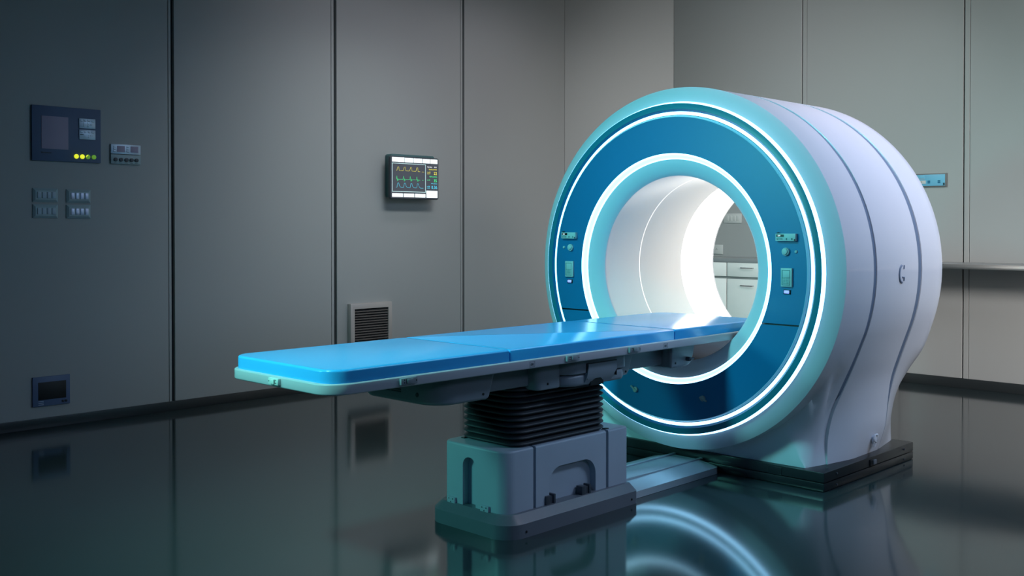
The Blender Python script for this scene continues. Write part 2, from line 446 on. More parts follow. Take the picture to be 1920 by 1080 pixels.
# blue face panel split in an upper and a lower piece by a dark line
def face_piece(name, zlo, zhi, ro=.8885, ri=.6755, x=4.9545):
    bm = bmesh.new(); n = 240; V = []
    O = []
    top = zhi is None
    zc = zlo if top else zhi
    ao = math.asin((zc-CZ)/ro); ai = math.asin((zc-CZ)/ri)
    if top: oo = (ao, pi-ao); ii = (ai, pi-ai)
    else: oo = (ao, -pi-ao); ii = (ai, -pi-ai)
    A = [(CYY+ro*cos(oo[0]+(oo[1]-oo[0])*k/n), CZ+ro*sin(oo[0]+(oo[1]-oo[0])*k/n)) for k in range(n+1)]
    B = [(CYY+ri*cos(ii[0]+(ii[1]-ii[0])*k/n), CZ+ri*sin(ii[0]+(ii[1]-ii[0])*k/n)) for k in range(n+1)]
    layers = []
    for xx in (x, x+.012):
        layers.append(([bm.verts.new((xx, *p)) for p in A], [bm.verts.new((xx, *p)) for p in B]))
    (a0, b0), (a1, b1) = layers
    for k in range(n):
        bm.faces.new((a0[k], a0[k+1], b0[k+1], b0[k])); bm.faces.new((a1[k], a1[k+1], b1[k+1], b1[k]))
        bm.faces.new((a0[k], a0[k+1], a1[k+1], a1[k])); bm.faces.new((b0[k], b0[k+1], b1[k+1], b1[k]))
    bm.faces.new((a0[0], a1[0], b1[0], b0[0])); bm.faces.new((a0[n], a1[n], b1[n], b0[n]))
    return build(name, bm, 'facepanel', G, smooth=35)
face_piece('upper_face_panel', .9225, None)
face_piece('lower_face_panel', None, .9135)
ring('face_backing', [(4.968, .90), (4.968, .66)], 'black')
# bore tube: liner with light lines and a lamp ring at the far end
def br(x): return .552+(x-5.045)/(XB-5.045)*.020
def bseg(a, b, n=6): return [(x, br(x)) for x in seq(a, b, n)]
L1, L2, L3 = 5.397, 5.875, 6.00
def addarc(bm, prof, a0, a1, n=120):
    rings = [[bm.verts.new((x, CYY+r*cos(a0+(a1-a0)*i/n), CZ+r*sin(a0+(a1-a0)*i/n))) for i in range(n+1)] for x, r in prof]
    for A, B in zip(rings, rings[1:]):
        for i in range(n): bm.faces.new((A[i], A[i+1], B[i+1], B[i]))
    return bm
aL, aR = radians(-38), radians(218)
build('bore_liner', addarc(bmesh.new(), bseg(5.045, L1-.003), aL, aR), 'bore', G, smooth=35)
build('bore_light_line', addarc(bmesh.new(), [(L1-.003, br(L1)-.0005), (L1+.003, br(L1)-.0005)], aL, aR), 'borestrip', G, smooth=35)
build('bore_liner', addarc(bmesh.new(), bseg(L1+.003, L2-.003), aL, aR), 'bore', G, smooth=35)
build('bore_light_line', addarc(bmesh.new(), [(L2-.003, br(L2)-.0005), (L2+.004, br(L2)-.0005)], aL, aR), 'borestrip', G, smooth=35)
bL, bR = radians(-48), radians(228)
build('bore_lamp_ring', addarc(bmesh.new(), bseg(L2+.004, XB-.02), bL, bR), 'borelamp', G, smooth=35)
build('bore_shade_arc', addarc(bmesh.new(), bseg(5.045, 5.46, 8), aR-2*pi, aL, 60), 'boredark', G, smooth=35)  # bottom of the liner, table's shade put into its colour
build('bore_shade_arc', addarc(bmesh.new(), bseg(5.46, XB-.02, 8), bR-2*pi, bL, 60), 'boredark', G, smooth=35)
for q0, q1 in ((bL, aL), (aR, bR)): build('bore_liner', addarc(bmesh.new(), bseg(5.46, L2+.004, 4), q0, q1, 12), 'bore', G, smooth=35)
ring('bore_rear_rim', [(XB-.02, br(XB)), (XB-.006, br(XB)+.001), (XB, .575)], 'bore')
# plinth
def base_outline(e=0.): return rrect(5.165+e, 6.315-e, 2.70+e, 2*CYY-2.70-e, .012, 2)
bm = bmesh.new()
addprism(bm, base_outline(), 'z', .053, .105, bev=.004, both=False)
addprism(bm, base_outline(), 'z', 0.004, .047, bev=.002)
addprism(bm, base_outline(.012), 'z', .0, .06)
pl = build('plinth', bm, 'gbase', G)
bm = box(5.160, 5.167, 2.956, 3.041, .051, .094, bev=.001); build('access_hatch', bm, 'gbase', pl)
bm = box(5.706, 5.78, 2.692, 2.702, .055, .091, bev=.001); sw_ = build('power_socket', bm, 'black', pl)
for px_, z_ in ((5.308, .082), (5.308, .02), (6.175, .081), (6.175, .019)):
    build('screw', cyl((px_, 2.698, z_), (0, 1, 0), .006, .006, 12, .001), 'latchm', pl)
bm = box(5.733, 5.77, 2.684, 2.694, .061, .088, bev=.002); build('socket_cover', bm, 'plinth', pl)

# control groups on the face: mirrored left and right of the bore
FX = 4.9545
def controls(sg):
    yy = lambda d: CYY-d*sg                      # d measured on the right-hand group
    def bx(x0, x1, d0, d1, z0, z1, **k):
        a, b = sorted((yy(d0), yy(d1))); return box(x0, x1, a, b, z0, z1, **k)
    # display box: d .710-.829
    c0 = .7695; off = lambda q: c0+q*sg        # q > 0 always towards the camera's right
    def bq(x0, x1, q0, q1, z0, z1, **k): return bx(x0, x1, off(q0), off(q1), z0, z1, **k)
    b = build('display_box', bq(FX-.022, FX+.001, -.0595, .0595, 1.369, 1.409, bev=.002), 'mint', G)
    build('display', bq(FX-.0235, FX-.021, -.052, -.008, 1.391, 1.404), 'black', b)
    t = text_bm('IW', .013, (FX-.0237, yy(off(-.044)), 1.393), (0, -1, 0), (0, 0, 1)); build('display_digits', t, 'tw', b, smooth=0)
    t = text_bm('SECTOR', .010, (FX-.0222, yy(off(-.052)), 1.3765), (0, -1, 0), (0, 0, 1)); build('lettering', t, 'engrave', b, smooth=0)
    for q in (.004, .036): build('button', bq(FX-.0245, FX-.021, q, q+.006, 1.3755, 1.385, bev=.001), 'mintdark', b)
    build('side_key', bq(FX-.0245, FX-.021, .052, .057, 1.371, 1.380), 'black', b)
    build('knob_cap', bq(FX-.020, FX-.006, -.053, -.043, 1.408, 1.4155, bev=.002), 'black', b)
    # dial and small button
    k = cyl((FX-.006, yy(.764), 1.312), (1, 0, 0), .0215, .014, 40, .002); k = build('dial', k, 'mint', G)
    build('dial_cap', cyl((FX-.016, yy(.764+(0 if sg > 0 else 0)), 1.313), (1, 0, 0), .0155, .010, 32, .003), 'mint', k)
    k2 = bmesh.new(); bmesh.ops.create_uvsphere(k2, u_segments=20, v_segments=12, radius=.0088)
    bmesh.ops.translate(k2, verts=k2.verts[:], vec=(FX-.001, yy(.8225), 1.3125)); build('push_button', k2, 'mint', G)
    # handset with keypad
    cc = .771
    def bk(x0, x1, q0, q1, z0, z1, **kk): return bx(x0, x1, cc+q0*sg, cc+q1*sg, z0, z1, **kk)
    h = build('keypad_unit', bk(FX-.014, FX+.001, -.033, .033, 1.125, 1.225, bev=.0025), 'mint', G)
    build('keypad_recess', bk(FX-.0155, FX-.012, -.0255, .0225, 1.134, 1.214), 'mintdark', h)
    build('keypad_display', bk(FX-.0175, FX-.0135, -.0195, .0215, 1.1735, 1.211, bev=.001), 'mint', h)
    build('keypad_plate', bk(FX-.0170, FX-.0135, -.0195, .0215, 1.136, 1.171, bev=.001), 'mint', h)
    for i in range(3):
        for j in range(4):
            q = -.0115+i*.0115; z = 1.141+j*.0078
            build('key', bk(FX-.0185, FX-.0165, q-.0015, q+.0045, z, z+.0045), 'mintdark', h)
    # blue indicator lamp
    s = build('indicator_socket', bk(FX-.005, FX+.001, -.021, .021, 1.085, 1.109, bev=.001), 'black', G)
    build('indicator_lamp', bk(FX-.0085, FX-.004, -.0165, .0135, 1.089, 1.105, bev=.002), 'led', s)
controls(1); controls(-1)
# wing latches on the lower face panel
for yy_, zz, an in ((3.822, .462, radians(40)), (3.340, .464, radians(200))):
    b = cyl((FX-.005, yy_, zz), (1, 0, 0), .0165, .012, 28, .002); l = build('wing_latch', b, 'winggrey', G)
    d = Vector((0, cos(an), sin(an)))
    b = bmesh.new(); addtube(b, [Vector((FX-.013, yy_, zz))-d*.016, Vector((FX-.015, yy_, zz))+d*.034], .0055, 10); build('latch_wing', b, 'winggrey', l)
# round recessed grip mark and cable hook on the near side of the shell
def side_y(x, z):
    if z > ZT: return CYY-sqrt(max(0, R0*R0-(z-CZ)**2))
    pts = outline(x); best = min(((abs(p[1]-z), p[0]) for p in pts if p[0] < CYY and p[1] > .11)); return best[1]
b = bmesh.new()
gx, gz = 5.705, 1.178
pts = []
for i in range(15):
    a = radians(100+i*175/14); x = gx+.036*cos(a); z = gz+.048*sin(a); pts.append((x, side_y(x, z)-.001, z))
addtube(b, pts, .0065, 8)
gm = build('side_grip', b, 'seam', G)
b = bmesh.new(); addtube(b, [(gx+.023, side_y(gx, gz+.03)-.001, gz+.028), (gx+.027, side_y(gx, gz+.05)-.001, gz+.048)], .005, 8); build('grip_tab', b, 'seam', gm)
b = bmesh.new(); addtube(b, [(gx+.006, side_y(gx, gz-.02)-.001, gz-.020), (gx+.026, side_y(gx, gz-.02)-.001, gz-.020), (gx+.026, side_y(gx, gz-.04)-.001, gz-.040)], .0055, 8); build('grip_tab', b, 'seam', gm)
hx, hz = 5.822, .175
def hy(x, z): return side_y(x, z)
b = bmesh.new(); pts = []
for i in range(21):
    a = radians(-50+i*280/20); x = hx+.020*cos(a); z = hz+.018+.028*sin(a); pts.append((x, hy(x, z)-.018, z))
addtube(b, pts, .007, 8); hk = build('cable_hook', b, 'white', G)
b = bmesh.new()
addcyl(b, (hx, hy(hx, hz+.02)-.010, hz+.018), (0, 1, 0), .019, .022, 20, .003); build('hook_mount', b, 'white', hk)
b = bmesh.new()
for s in (-1, 1): addtube(b, [(hx+s*.011, hy(hx, hz)-.017, hz-.004), (hx+s*.009, hy(hx, hz)-.016, hz-.030)], .0055, 8)
build('hook_prong', b, 'white', hk)

# ------------------------------------------------------------------ patient table
T = empty('patient_table', (3.85, CYY, 0), 'long patient table with sky blue padded top on a grey pedestal with black bellows', 'patient table')
YN, YF = 3.213, 2*CYY-3.213
zt0, zt1 = .846, .900
bm = prism(rrect(2.292, 3.2515, YN, YF, .09, 10, rs=(.004, .085, .085, .004)), 'z', zt0, zt1, bev=.011, seg=5, both=False); build('mattress', bm, 'pad', T, smooth=50)
bm = prism(rrect(3.2565, 4.4975, YN, YF, .004, 2), 'z', zt0, zt1, bev=.009, seg=5, both=False); build('mattress', bm, 'pad', T, smooth=50)
bm = prism(rrect(4.5025, 5.372, YN, YF, .1, 10, rs=(.11, .004, .004, .11)), 'z', zt0, zt1, bev=.009, seg=5, both=False); build('mattress', bm, 'pad', T, smooth=50)
bm = prism(rrect(2.275, 5.39, YN-.012, YF+.012, .1, 12), 'z', .803, .8465, bev=.006, seg=3); fr = build('table_frame', bm, 'frame', T, smooth=50)
YS = YN-.012
def clamp(x0, x1, end=False):
    def bb(a0, a1, d0, d1, z0, z1, **k):         # a along the rail, d out from it
        if end: return box(2.275-d1, 2.275-d0, a0, a1, z0, z1, **k)
        return box(a0, a1, YS-d1, YS-d0, z0, z1, **k)
    c = build('rail_clamp', bb(x0, x1, 0, .014, .8135, .8405, bev=.002), 'mint' if end else 'under', fr)
    L = x1-x0
    for z in (.820, .831): build('clamp_hole', bb(x0+L*.17, x0+L*.23, .0135, .0147, z, z+.005), 'black', c)
    build('clamp_slider', bb(x0+L*.36, x0+L*.72, .0135, .0175, .818, .836, bev=.001), 'under' if not end else 'mint', c)
    build('clamp_slot', bb(x0+L*.31, x0+L*.35, .0135, .0147, .818, .836), 'black', c)
    build('clamp_hole', bb(x0+L*.90, x0+L*.95, .0135, .0147, .825, .830), 'black', c)
clamp(2.612, 2.697); clamp(3.612, 3.700); clamp(4.085, 4.172); clamp(3.53, 3.60, True)
for x in (3.387, 4.403):
    b = bmesh.new(); a = YS-.0008
    for (p, q, r, s) in ((x-.017, x+.017, .834, .8352), (x-.017, x+.017, .8105, .8117), (x-.017, x-.0158, .8105, .8352), (x+.0158, x+.017, .8105, .8352)):
        addbox(b, p, q, a, YS+.001, r, s)
    lb = build('rail_label', b, 'label', fr, smooth=0)
    build('label_lettering', text_bm('i08', .017, (x-.012, a, .817), (1, 0, 0), (0, 0, 1)), 'label', lb, smooth=0)
# housings below the frame
UY0 = 3.30; UY1 = 2*CYY-3.30
def xsec_prism(name, poly_xz, y0, y1, m='under', bev=.012, seg=3, parent=None):
    return build(name, prism(poly_xz, 'y', y0, y1, bev=bev, seg=seg), m, parent or T, smooth=50)
# foot-end motor housing: plan shape with rounded outer corners, bottom edge rounded
bm = prism(rrect(2.895, 3.215, UY0, UY1, .1, 10, rs=(.02, .12, .12, .02)), 'z', .672, .806, bev=.018, seg=4)
for v in bm.verts:
    if v.co.x > 3.1: v.co.x += (v.co.z-.672)*.32          # slanting inner end
mh = build('motor_housing', bm, 'under', T, smooth=50)
b = bmesh.new()
for i in range(2):
    for j in range(4): addbox(b, 2.8925, 2.897, 3.535+i*.075, 3.60+i*.075, .715+j*.010, .720+j*.010)
build('vent_slots', b, 'engrave', mh, smooth=0)
build('cable_port', cyl((2.896, 3.425, .715), (1, 0, 0), .010, .006, 20, .001), 'engrave', mh)
build('drive_housing', prism(rrect(3.16, 4.70, 3.365, 2*CYY-3.365, .02, 4), 'z', .688, .806, bev=.012, seg=3), 'under', T, smooth=50)
bm = prism(rrect(3.53, 3.70, UY0, UY1, .03, 6), 'z', .671, .806, bev=.010, seg=3); b1 = build('side_housing', bm, 'under', T, smooth=50)
# slanting plate behind the bellows head
b2 = xsec_prism('side_housing', [(4.05, .806), (4.262, .806), (4.222, .700), (4.205, .682), (4.05, .668)], UY0, UY1, bev=.008)
b3 = xsec_prism('head_housing', [(4.59, .806), (4.822, .806), (4.805, .735), (4.788, .698), (4.765, .680), (4.735, .674), (4.60, .672), (4.59, .68)], UY0, UY1, bev=.014, seg=4)
# rounded head over the bellows, split into an upper and a lower band
bm = prism(rrect(3.665, 4.17, 3.262, 2*CYY-3.262, .05, 10, rs=(.05, .05, .12, .05)), 'z', .730, .806, bev=.004, seg=2)
up_ = build('bellows_head', bm, 'under', T, smooth=50)
bm = prism(rrect(3.675, 4.16, 3.268, 2*CYY-3.268, .05, 10, rs=(.05, .05, .12, .05)), 'z', .668, .727, bev=.018, seg=4)
build('bellows_head_lower', bm, 'under', T, smooth=50)
# front flap with a grip hole
fl = []
for i in range(7): fl.append((3.256, .0))
prof = [(3.252, .774), (3.250, .762), (3.250, .735), (3.253, .712), (3.262, .690), (3.276, .672)]
bm = bmesh.new()
def wfl(z):   # flap is a bit narrower at the top left
    return 3.835+(.0 if z > .74 else -.0), 4.055
ra = []; rb = []
for (y, z) in prof:
    x0 = 3.842-(.774-z)*.18; x1 = 4.06-(.774-z)*.28*(1 if z < .73 else .1)
    ra.append([bm.verts.new((x0+(x1-x0)*k/12, y, z)) for k in range(13)]); rb.append([bm.verts.new((x0+(x1-x0)*k/12, y+.02, z)) for k in range(13)])
for L in (ra, rb):
    for a, b_ in zip(L, L[1:]):
        for k in range(12): bm.faces.new((a[k], a[k+1], b_[k+1], b_[k]))
for k in range(12):
    bm.faces.new((ra[0][k], ra[0][k+1], rb[0][k+1], rb[0][k])); bm.faces.new((ra[-1][k], ra[-1][k+1], rb[-1][k+1], rb[-1][k]))
for j in range(len(prof)-1):
    bm.faces.new((ra[j][0], ra[j+1][0], rb[j+1][0], rb[j][0])); bm.faces.new((ra[j][-1], ra[j+1][-1], rb[j+1][-1], rb[j][-1]))
flap = build('service_flap', bm, 'under', T, smooth=40)
boolean(flap, [prism(rrect(3.875, 3.965, .64, .700, .02, 6, rs=(.03, .03, 0, 0)), 'y', 3.20, 3.30)])
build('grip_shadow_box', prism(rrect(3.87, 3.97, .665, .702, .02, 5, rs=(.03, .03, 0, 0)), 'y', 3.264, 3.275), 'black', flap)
b = bmesh.new()
for (p, q, r, s) in ((3.838, 4.064, .775, .779), (3.8345, 3.8385, .70, .777), (4.0615, 4.0655, .70, .777)): addbox(b, p, q, 3.256, 3.27, r, s)
build('flap_gap', b, 'black', T, smooth=0)
for x, z, par in ((3.173, .701, mh), (3.598, .700, b1), (4.192, .699, b2), (4.63, .700, b3)):
    build('screw', cyl((x, UY0-.001, z), (0, 1, 0), .006, .004, 14, .0008), 'black', par)
kb = build('release_knob', cyl((4.735, UY0-.013, .715), (0, 1, 0), .012, .028, 20, .003), 'latchm', b3)
b = bmesh.new(); addtube(b, [(4.735, UY0-.026, .715), (4.757, UY0-.030, .719)], .006, 10); build('knob_lever', b, 'latchm', kb)
# bellows: stacked lens-shaped folds
BX0, BX1, BY0, BY1 = 3.452, 4.158, 3.372, 2*CYY-3.372
zc0, pitch, NF = .398, .0288, 10
def bell_ring(e, z): return [(p[0], p[1], z) for p in rrect(BX0+e, BX1-e, BY0+e, BY1-e, max(.02, .09-e), 10)]
bm = bmesh.new(); rr = []
for k in range(NF):
    z = zc0+k*pitch
    for t, e in ((.0, .028), (.14, .016), (.30, .005), (.42, .0008), (.50, 0), (.58, .0008), (.70, .005), (.86, .016)):
        rr.append([bm.verts.new(p) for p in bell_ring(e, z+t*pitch)])
rr.append([bm.verts.new(p) for p in bell_ring(.028, zc0+NF*pitch)])
for A, B in zip(rr, rr[1:]):
    for i in range(len(A)): bm.faces.new((A[i], A[(i+1) % len(A)], B[(i+1) % len(A)], B[i]))
bm.faces.new(rr[0]); bm.faces.new(rr[-1])
build('bellows', bm, 'bellows', T, smooth=60)
# pedestal cabinet
PX0, PX1, PY0, PY1 = 3.372, 4.287, 3.358, 2*CYY-3.358
bm = prism(rrect(PX0, PX1, PY0, PY1, .055, 8, rs=(.02, .055, .07, .02)), 'z', .10, .397, bev=.012, seg=4, both=False)
ped = build('pedestal', bm, 'pedestal', T, smooth=40)
def arch(u0, u1, v0, v1, r): return rrect(u0, u1, v0, v1, r, 8, rs=(r, r, 0, 0))
cuts = [prism(arch(3.672, 4.022, .05, .276, .085), 'y', PY0-.05, PY0+.038),
        prism(arch(3.560, 3.650, .05, .338, .044), 'x', PX0-.05, PX0+.04)]
for g0, g1 in ((3.560, 3.579), (4.105, 4.125)):
    cuts.append(box(g0, g1, PY0-.05, PY0+.016, .05, .50)); cuts.append(box(g0, g1, PY0-.05, PY0+.05, .386, .50))
boolean(ped, cuts)
# plinth of the pedestal
o0 = rrect(3.322, 4.300, 3.297, 2*CYY-3.297, .1, 10, rs=(.03, .10, .11, .03))
o1 = rrect(3.362, 4.280, 3.337, 2*CYY-3.337, .06, 10, rs=(.012, .06, .07, .012))
bm = bmesh.new()
LY = [[bm.verts.new((x, y, z)) for x, y in o] for o, z in ((o0, 0.0), (o0, .066), (o1, .103))]
for A, B in zip(LY, LY[1:]):
    for i in range(len(A)): bm.faces.new((A[i], A[(i+1) % len(A)], B[(i+1) % len(A)], B[i]))
bm.faces.new(LY[0]); bm.faces.new(LY[-1])
pp = build('pedestal_plinth', bm, 'plinth', T, smooth=30)
for x in (3.449, 4.240): build('screw', cyl((x, 3.296, .028), (0, 1, 0), .006, .005, 14, .0008), 'black', pp)
for y0_, y1_ in ((3.695, 3.75), (3.462, 3.517)):
    h = build('hinge_plate', box(PX0-.012, PX0+.004, y0_, y1_, .092, .128, bev=.0015), 'pedestal', ped)
    for q in (.25, .75): build('screw', cyl((PX0-.0125, y0_+(y1_-y0_)*q, .121), (1, 0, 0), .003, .003, 10), 'engrave', h)
    build('screw', cyl((PX0-.0125, (y0_+y1_)/2, .106), (1, 0, 0), .003, .003, 10), 'engrave', h)
for x in (3.640, 3.905):
    l = build('toggle_latch', box(x, x+.032, PY0-.010, PY0+.03, .100, .146, bev=.003), 'latchm', ped)
    build('latch_lever', box(x+.036, x+.052, PY0-.004, PY0+.03, .100, .140, bev=.002), 'latchm', l)
    build('latch_lever', box(x+.055, x+.070, PY0-.010, PY0+.03, .100, .148, bev=.003), 'latchm', l)
    build('latch_spring', cyl((x+.034, PY0-.002, .122), (0, 0, 1), .004, .04, 10), 'latchm', l)
for x, y in ((BX0+.01, PY1-.05), (BX1-.03, PY0+.035)):
    build('bellows_tab', box(x, x+.03, y-.012, y+.012, .396, .402, bev=.002), 'black', ped)

# ------------------------------------------------------------------ floor track
tr = empty('floor_track', (4.73, CYY, 0), 'low grey floor track joining the table pedestal to the scanner plinth', 'track')
ty0 = 3.352; ty1 = 2*CYY-ty0
bm = bmesh.new()
o0 = rrect(4.27, 5.155, ty0, ty1, .03, 6, rs=(.05, 0, 0, .05)); o1 = rrect(4.27, 5.13, 3.462, 2*CYY-3.462, .03, 6, rs=(.05, 0, 0, .05))
LY = [[bm.verts.new((x, y, z)) for x, y in o] for o, z in ((o0, 0.001), (o0, .038), (o1, .064))]
for A, B in zip(LY, LY[1:]):
    for i in range(len(A)): bm.faces.new((A[i], A[(i+1) % len(A)], B[(i+1) % len(A)], B[i]))
bm.faces.new(LY[0]); bm.faces.new(LY[-1])
build('track_bed', bm, 'rail', tr, smooth=20)
for y in (3.482, 2*CYY-3.482): build('guide_rail', box(4.27, 5.15, y-.009, y+.009, .064, .072, bev=.002), 'rail', tr)

# ------------------------------------------------------------------ left wall: control panel
P = empty('control_panel', (3.07, YL, 2.11), 'navy wall control panel with dull violet screen and four round lamps', 'control panel')
FY = YL-.02
build('panel_plate', box(2.826, 3.321, FY, YL, 1.916, 2.311, bev=.002), 'panelblue', P)
build('screen', box(2.890, 3.081, FY-.004, FY+.002, 2.003, 2.238, bev=.0015), 'screenoff', P)
build('card_slot', box(2.889, 2.960, FY-.002, FY+.002, 1.972, 1.978), 'engrave', P)
build('slot_pin', cyl((2.892, FY-.002, 1.977), (0, 1, 0), .004, .006, 12), 'black', P)
for z0, z1 in ((2.166, 2.238), (2.085, 2.156)):
    s = build('button_plate', box(3.158, 3.278, FY-.008, FY+.002, z0, z1, bev=.002), 'plate', P)
    for i in range(4): build('button', box(3.167+i*.027, 3.184+i*.027, FY-.0105, FY-.007, z1-.021, z1-.010, bev=.001), 'plate', s)
    b = bmesh.new()
    for i in range(4): addbox(b, 3.167+i*.027, 3.184+i*.027, FY-.0085, FY-.0075, z1-.023, z1-.0215)
    for x, zz in ((3.190, z0+.01), (3.2165, z0+.01)): 
        if z0 > 2.1: addbox(b, x, x+.0015, FY-.0085, FY-.0075, zz, z1-.006)
    for i in range(3): addbox(b, 3.226+i*.012, 3.228+i*.012, FY-.0085, FY-.0075, z0+.025, z0+.032)
    addbox(b, 3.223, 3.2245, FY-.0085, FY-.0075, z0+.010, z0+.019)
    if z0 < 2.1: addbox(b, 3.164, 3.190, FY-.0085, FY-.0075, z0+.032, z0+.038)
    build('markings', b, 'engrave', s, smooth=0)
for i, x in enumerate((3.1385, 3.182, 3.2235, 3.2675)):
    mm = 'yellow' if i < 2 else 'green'
    l = build('indicator_lamp', cyl((x, FY-.003, 1.958), (0, 1, 0), .0165, .008, 32, .0015), mm, P)
    tag(l, 'round yellow lamp' if i < 2 else ('green lamp with a yellow sliver' if i == 2 else 'round green lamp'))
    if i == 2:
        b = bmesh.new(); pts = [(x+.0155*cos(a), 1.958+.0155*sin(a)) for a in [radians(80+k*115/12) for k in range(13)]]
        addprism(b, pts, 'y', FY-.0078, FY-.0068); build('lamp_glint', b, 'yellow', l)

# console
P = empty('wall_console', (3.515, YL, 1.99), 'small pale grey wall console with two screens above five round knobs', 'console')
FY = YL-.018
s = build('console_plate', box(3.399, 3.631, FY, YL, 1.992, 2.065, bev=.002), 'plate', P)
for x in (3.445, 3.551): build('console_screen', box(x, x+.061, FY-.002, FY+.002, 2.007, 2.053, bev=.001), 'screenoff', s)
for x in (3.416, 3.519):
    for z in (2.043, 2.027, 2.010): build('key', box(x, x+.018, FY-.003, FY+.001, z-.001, z+.009, bev=.001), 'plate', s)
    b = bmesh.new()
    for z in (2.043, 2.027, 2.010): addbox(b, x, x+.018, FY-.0008, FY+.001, z-.003, z-.001)
    build('key_shadow_gap', b, 'engrave', s, smooth=0)
s = build('knob_plate', box(3.399, 3.631, FY, YL, 1.917, 1.988, bev=.002), 'platedim', P)
for x in (3.433, 3.475, 3.517, 3.557, 3.596): build('knob', cyl((x, FY-.005, 1.949), (0, 1, 0), .0145, .012, 28, .002), 'monb', s)
b = bmesh.new()
for x in (3.433, 3.475, 3.517, 3.557, 3.596): addbox(b, x-.012, x+.012, FY-.0006, FY+.001, 1.924, 1.926)
build('markings', b, 'engrave', s, smooth=0)

# switch plates
def switch_plate(x0, z0, z1, dim, label, top):
    c = ((x0+x0+.177)/2, YL, (z0+z1)/2)
    S = empty('light_switch', c, label, 'light switch', 'switch plates under the control panel')
    bm = bmesh.new(); x1 = x0+.177; d = .012
    O = [(x0, z0), (x1, z0), (x1, z1), (x0, z1)]; e = .017
    I = [(x0+e, z0+e), (x1-e, z0+e), (x1-e, z1-e), (x0+e, z1-e)]
    a = [bm.verts.new((x, YL-.001, z)) for x, z in O]; a2 = [bm.verts.new((x, YL-.006, z)) for x, z in O]; b_ = [bm.verts.new((x, YL-.006-d, z)) for x, z in I]
    for A, B in ((a, a2), (a2, b_)):
        for i in range(4): bm.faces.new((A[i], A[(i+1) % 4], B[(i+1) % 4], B[i]))
    bm.faces.new(b_); bm.faces.new(a)
    build('switch_frame', bm, 'platedim', S, smooth=0)
    for i in range(4):
        xr = x0+.029+i*.034
        b = box(xr, xr+.025, YL-.024, YL-.016, (z0+z1)/2-.023+.001, (z0+z1)/2+.023, bev=.002)
        build('rocker', b, 'rockerdim' if dim else 'rocker', S)
switch_plate(2.832, 1.621, 1.720, True, 'four-rocker switch plate, upper left of the four below the navy panel', 0)
switch_plate(2.832, 1.506, 1.604, True, 'four-rocker switch plate, lower left of the four below the navy panel', 1)
switch_plate(3.070, 1.619, 1.717, False, 'four-rocker switch plate, upper right of the four below the navy panel', 0)
switch_plate(3.070, 1.504, 1.604, False, 'four-rocker switch plate, lower right of the four below the navy panel', 1)

# low screen near the floor
P = empty('wall_outlet_screen', (2.954, YL, .263), 'small dark blue wall unit with black screen just above the floor', 'wall unit')
FY = YL-.015
build('unit_plate', box(2.822, 3.086, FY, YL, .157, .369, bev=.002), 'panelblue', P)
build('screen', box(2.860, 3.057, FY-.002, FY+.002, .203, .329, bev=.001), 'screenblack', P)
for x in (3.034, 3.056): build('button', cyl((x, FY-.002, .181), (0, 1, 0), .009, .006, 20, .001), 'black', P)
b = bmesh.new()
for i in range(3): addbox(b, 2.861, 2.897, FY-.001, FY+.001, .167+i*.0125, .170+i*.0125)
build('speaker_slots', b, 'plate', P, smooth=0)

# patient monitor
P = empty('vitals_monitor', (6.30, YL, 1.91), 'dark wall monitor showing yellow, green and blue waveforms', 'monitor')
MX0, MX1, MZ0, MZ1, MY = 5.978, 6.572, 1.700, 2.098, YL-.122
build('wall_bracket', prism(rrect(6.014, 6.545, 1.716, 2.119, .022, 6), 'y', YL-.092, YL, bev=.006, seg=3), 'monback', P)
cs = build('monitor_casing', prism(rrect(MX0, MX1, MZ0, MZ1, .022, 6), 'y', MY, YL-.093, bev=.006, seg=3), 'monb', P)
scn = build('screen', prism(rrect(5.986, 6.564, 1.708, 2.090, .016, 5), 'y', MY-.002, MY+.004), 'monscr', P)
def tile(name, x0, x1, z0, z1, m='tile', txt=None, par=None, lines=1):
    o = build(name, box(x0, x1, MY-.0035, MY-.001, z0, z1), m, scn, smooth=0)
    if txt:
        L = txt.split('\n'); hh = .0165; zc = (z0+z1)/2
        for i, t in enumerate(L):
            b = text_bm(t, hh, ((x0+x1)/2, MY-.0042, zc-.005+(len(L)-1)*.010-i*.02), (1, 0, 0), (0, 0, 1), depth=.0003, align='CENTER')
            merge_o = build(name+'_text', b, 'tiletxt', scn, smooth=0)
tile('menu_tile', 5.998, 6.144, 2.044, 2.087, txt='Pressure Control')
tile('menu_tile', 6.150, 6.249, 2.044, 2.085, txt='Automode')
tile('menu_tile', 6.256, 6.360, 2.044, 2.085, txt='Patient')
tile('menu_tile', 6.368, 6.457, 2.044, 2.084, txt='Nebulizer')
tile('menu_tile', 6.464, 6.552, 2.044, 2.084, txt='Status')
tile('menu_tile', 5.998, 6.125, 1.719, 1.752, txt='Settings')
tile('menu_tile', 6.136, 6.262, 1.719, 1.752, txt='Monitoring')
tile('menu_tile', 6.273, 6.400, 1.719, 1.752, txt='System')
tile('menu_tile', 6.413, 6.552, 1.719, 1.785, txt='Additional\nvalues')
b = bmesh.new()
for (x0, x1, z0, z1) in ((5.997, 6.404, 2.028, 2.033), (5.997, 6.404, 1.767, 1.772), (5.997, 6.002, 1.767, 2.033), (6.399, 6.404, 1.767, 2.033)): addbox(b, x0, x1, MY-.0035, MY-.001, z0, z1)
build('graph_frame', b, 'tframe', scn, smooth=0)
def trace(name, pts, m, r=.0014):
    b = bmesh.new(); addtube(b, [(x, MY-.003, z) for x, z in pts], r, 4); build(name, b, m, scn, smooth=0)
def gx(px): return 5.975+(px-300)/ (1105-300)*.597+.004
def gz(px, py): return 2.098-(py-(195+(px-280)*.055))/9*.00494*1.0
yl = []
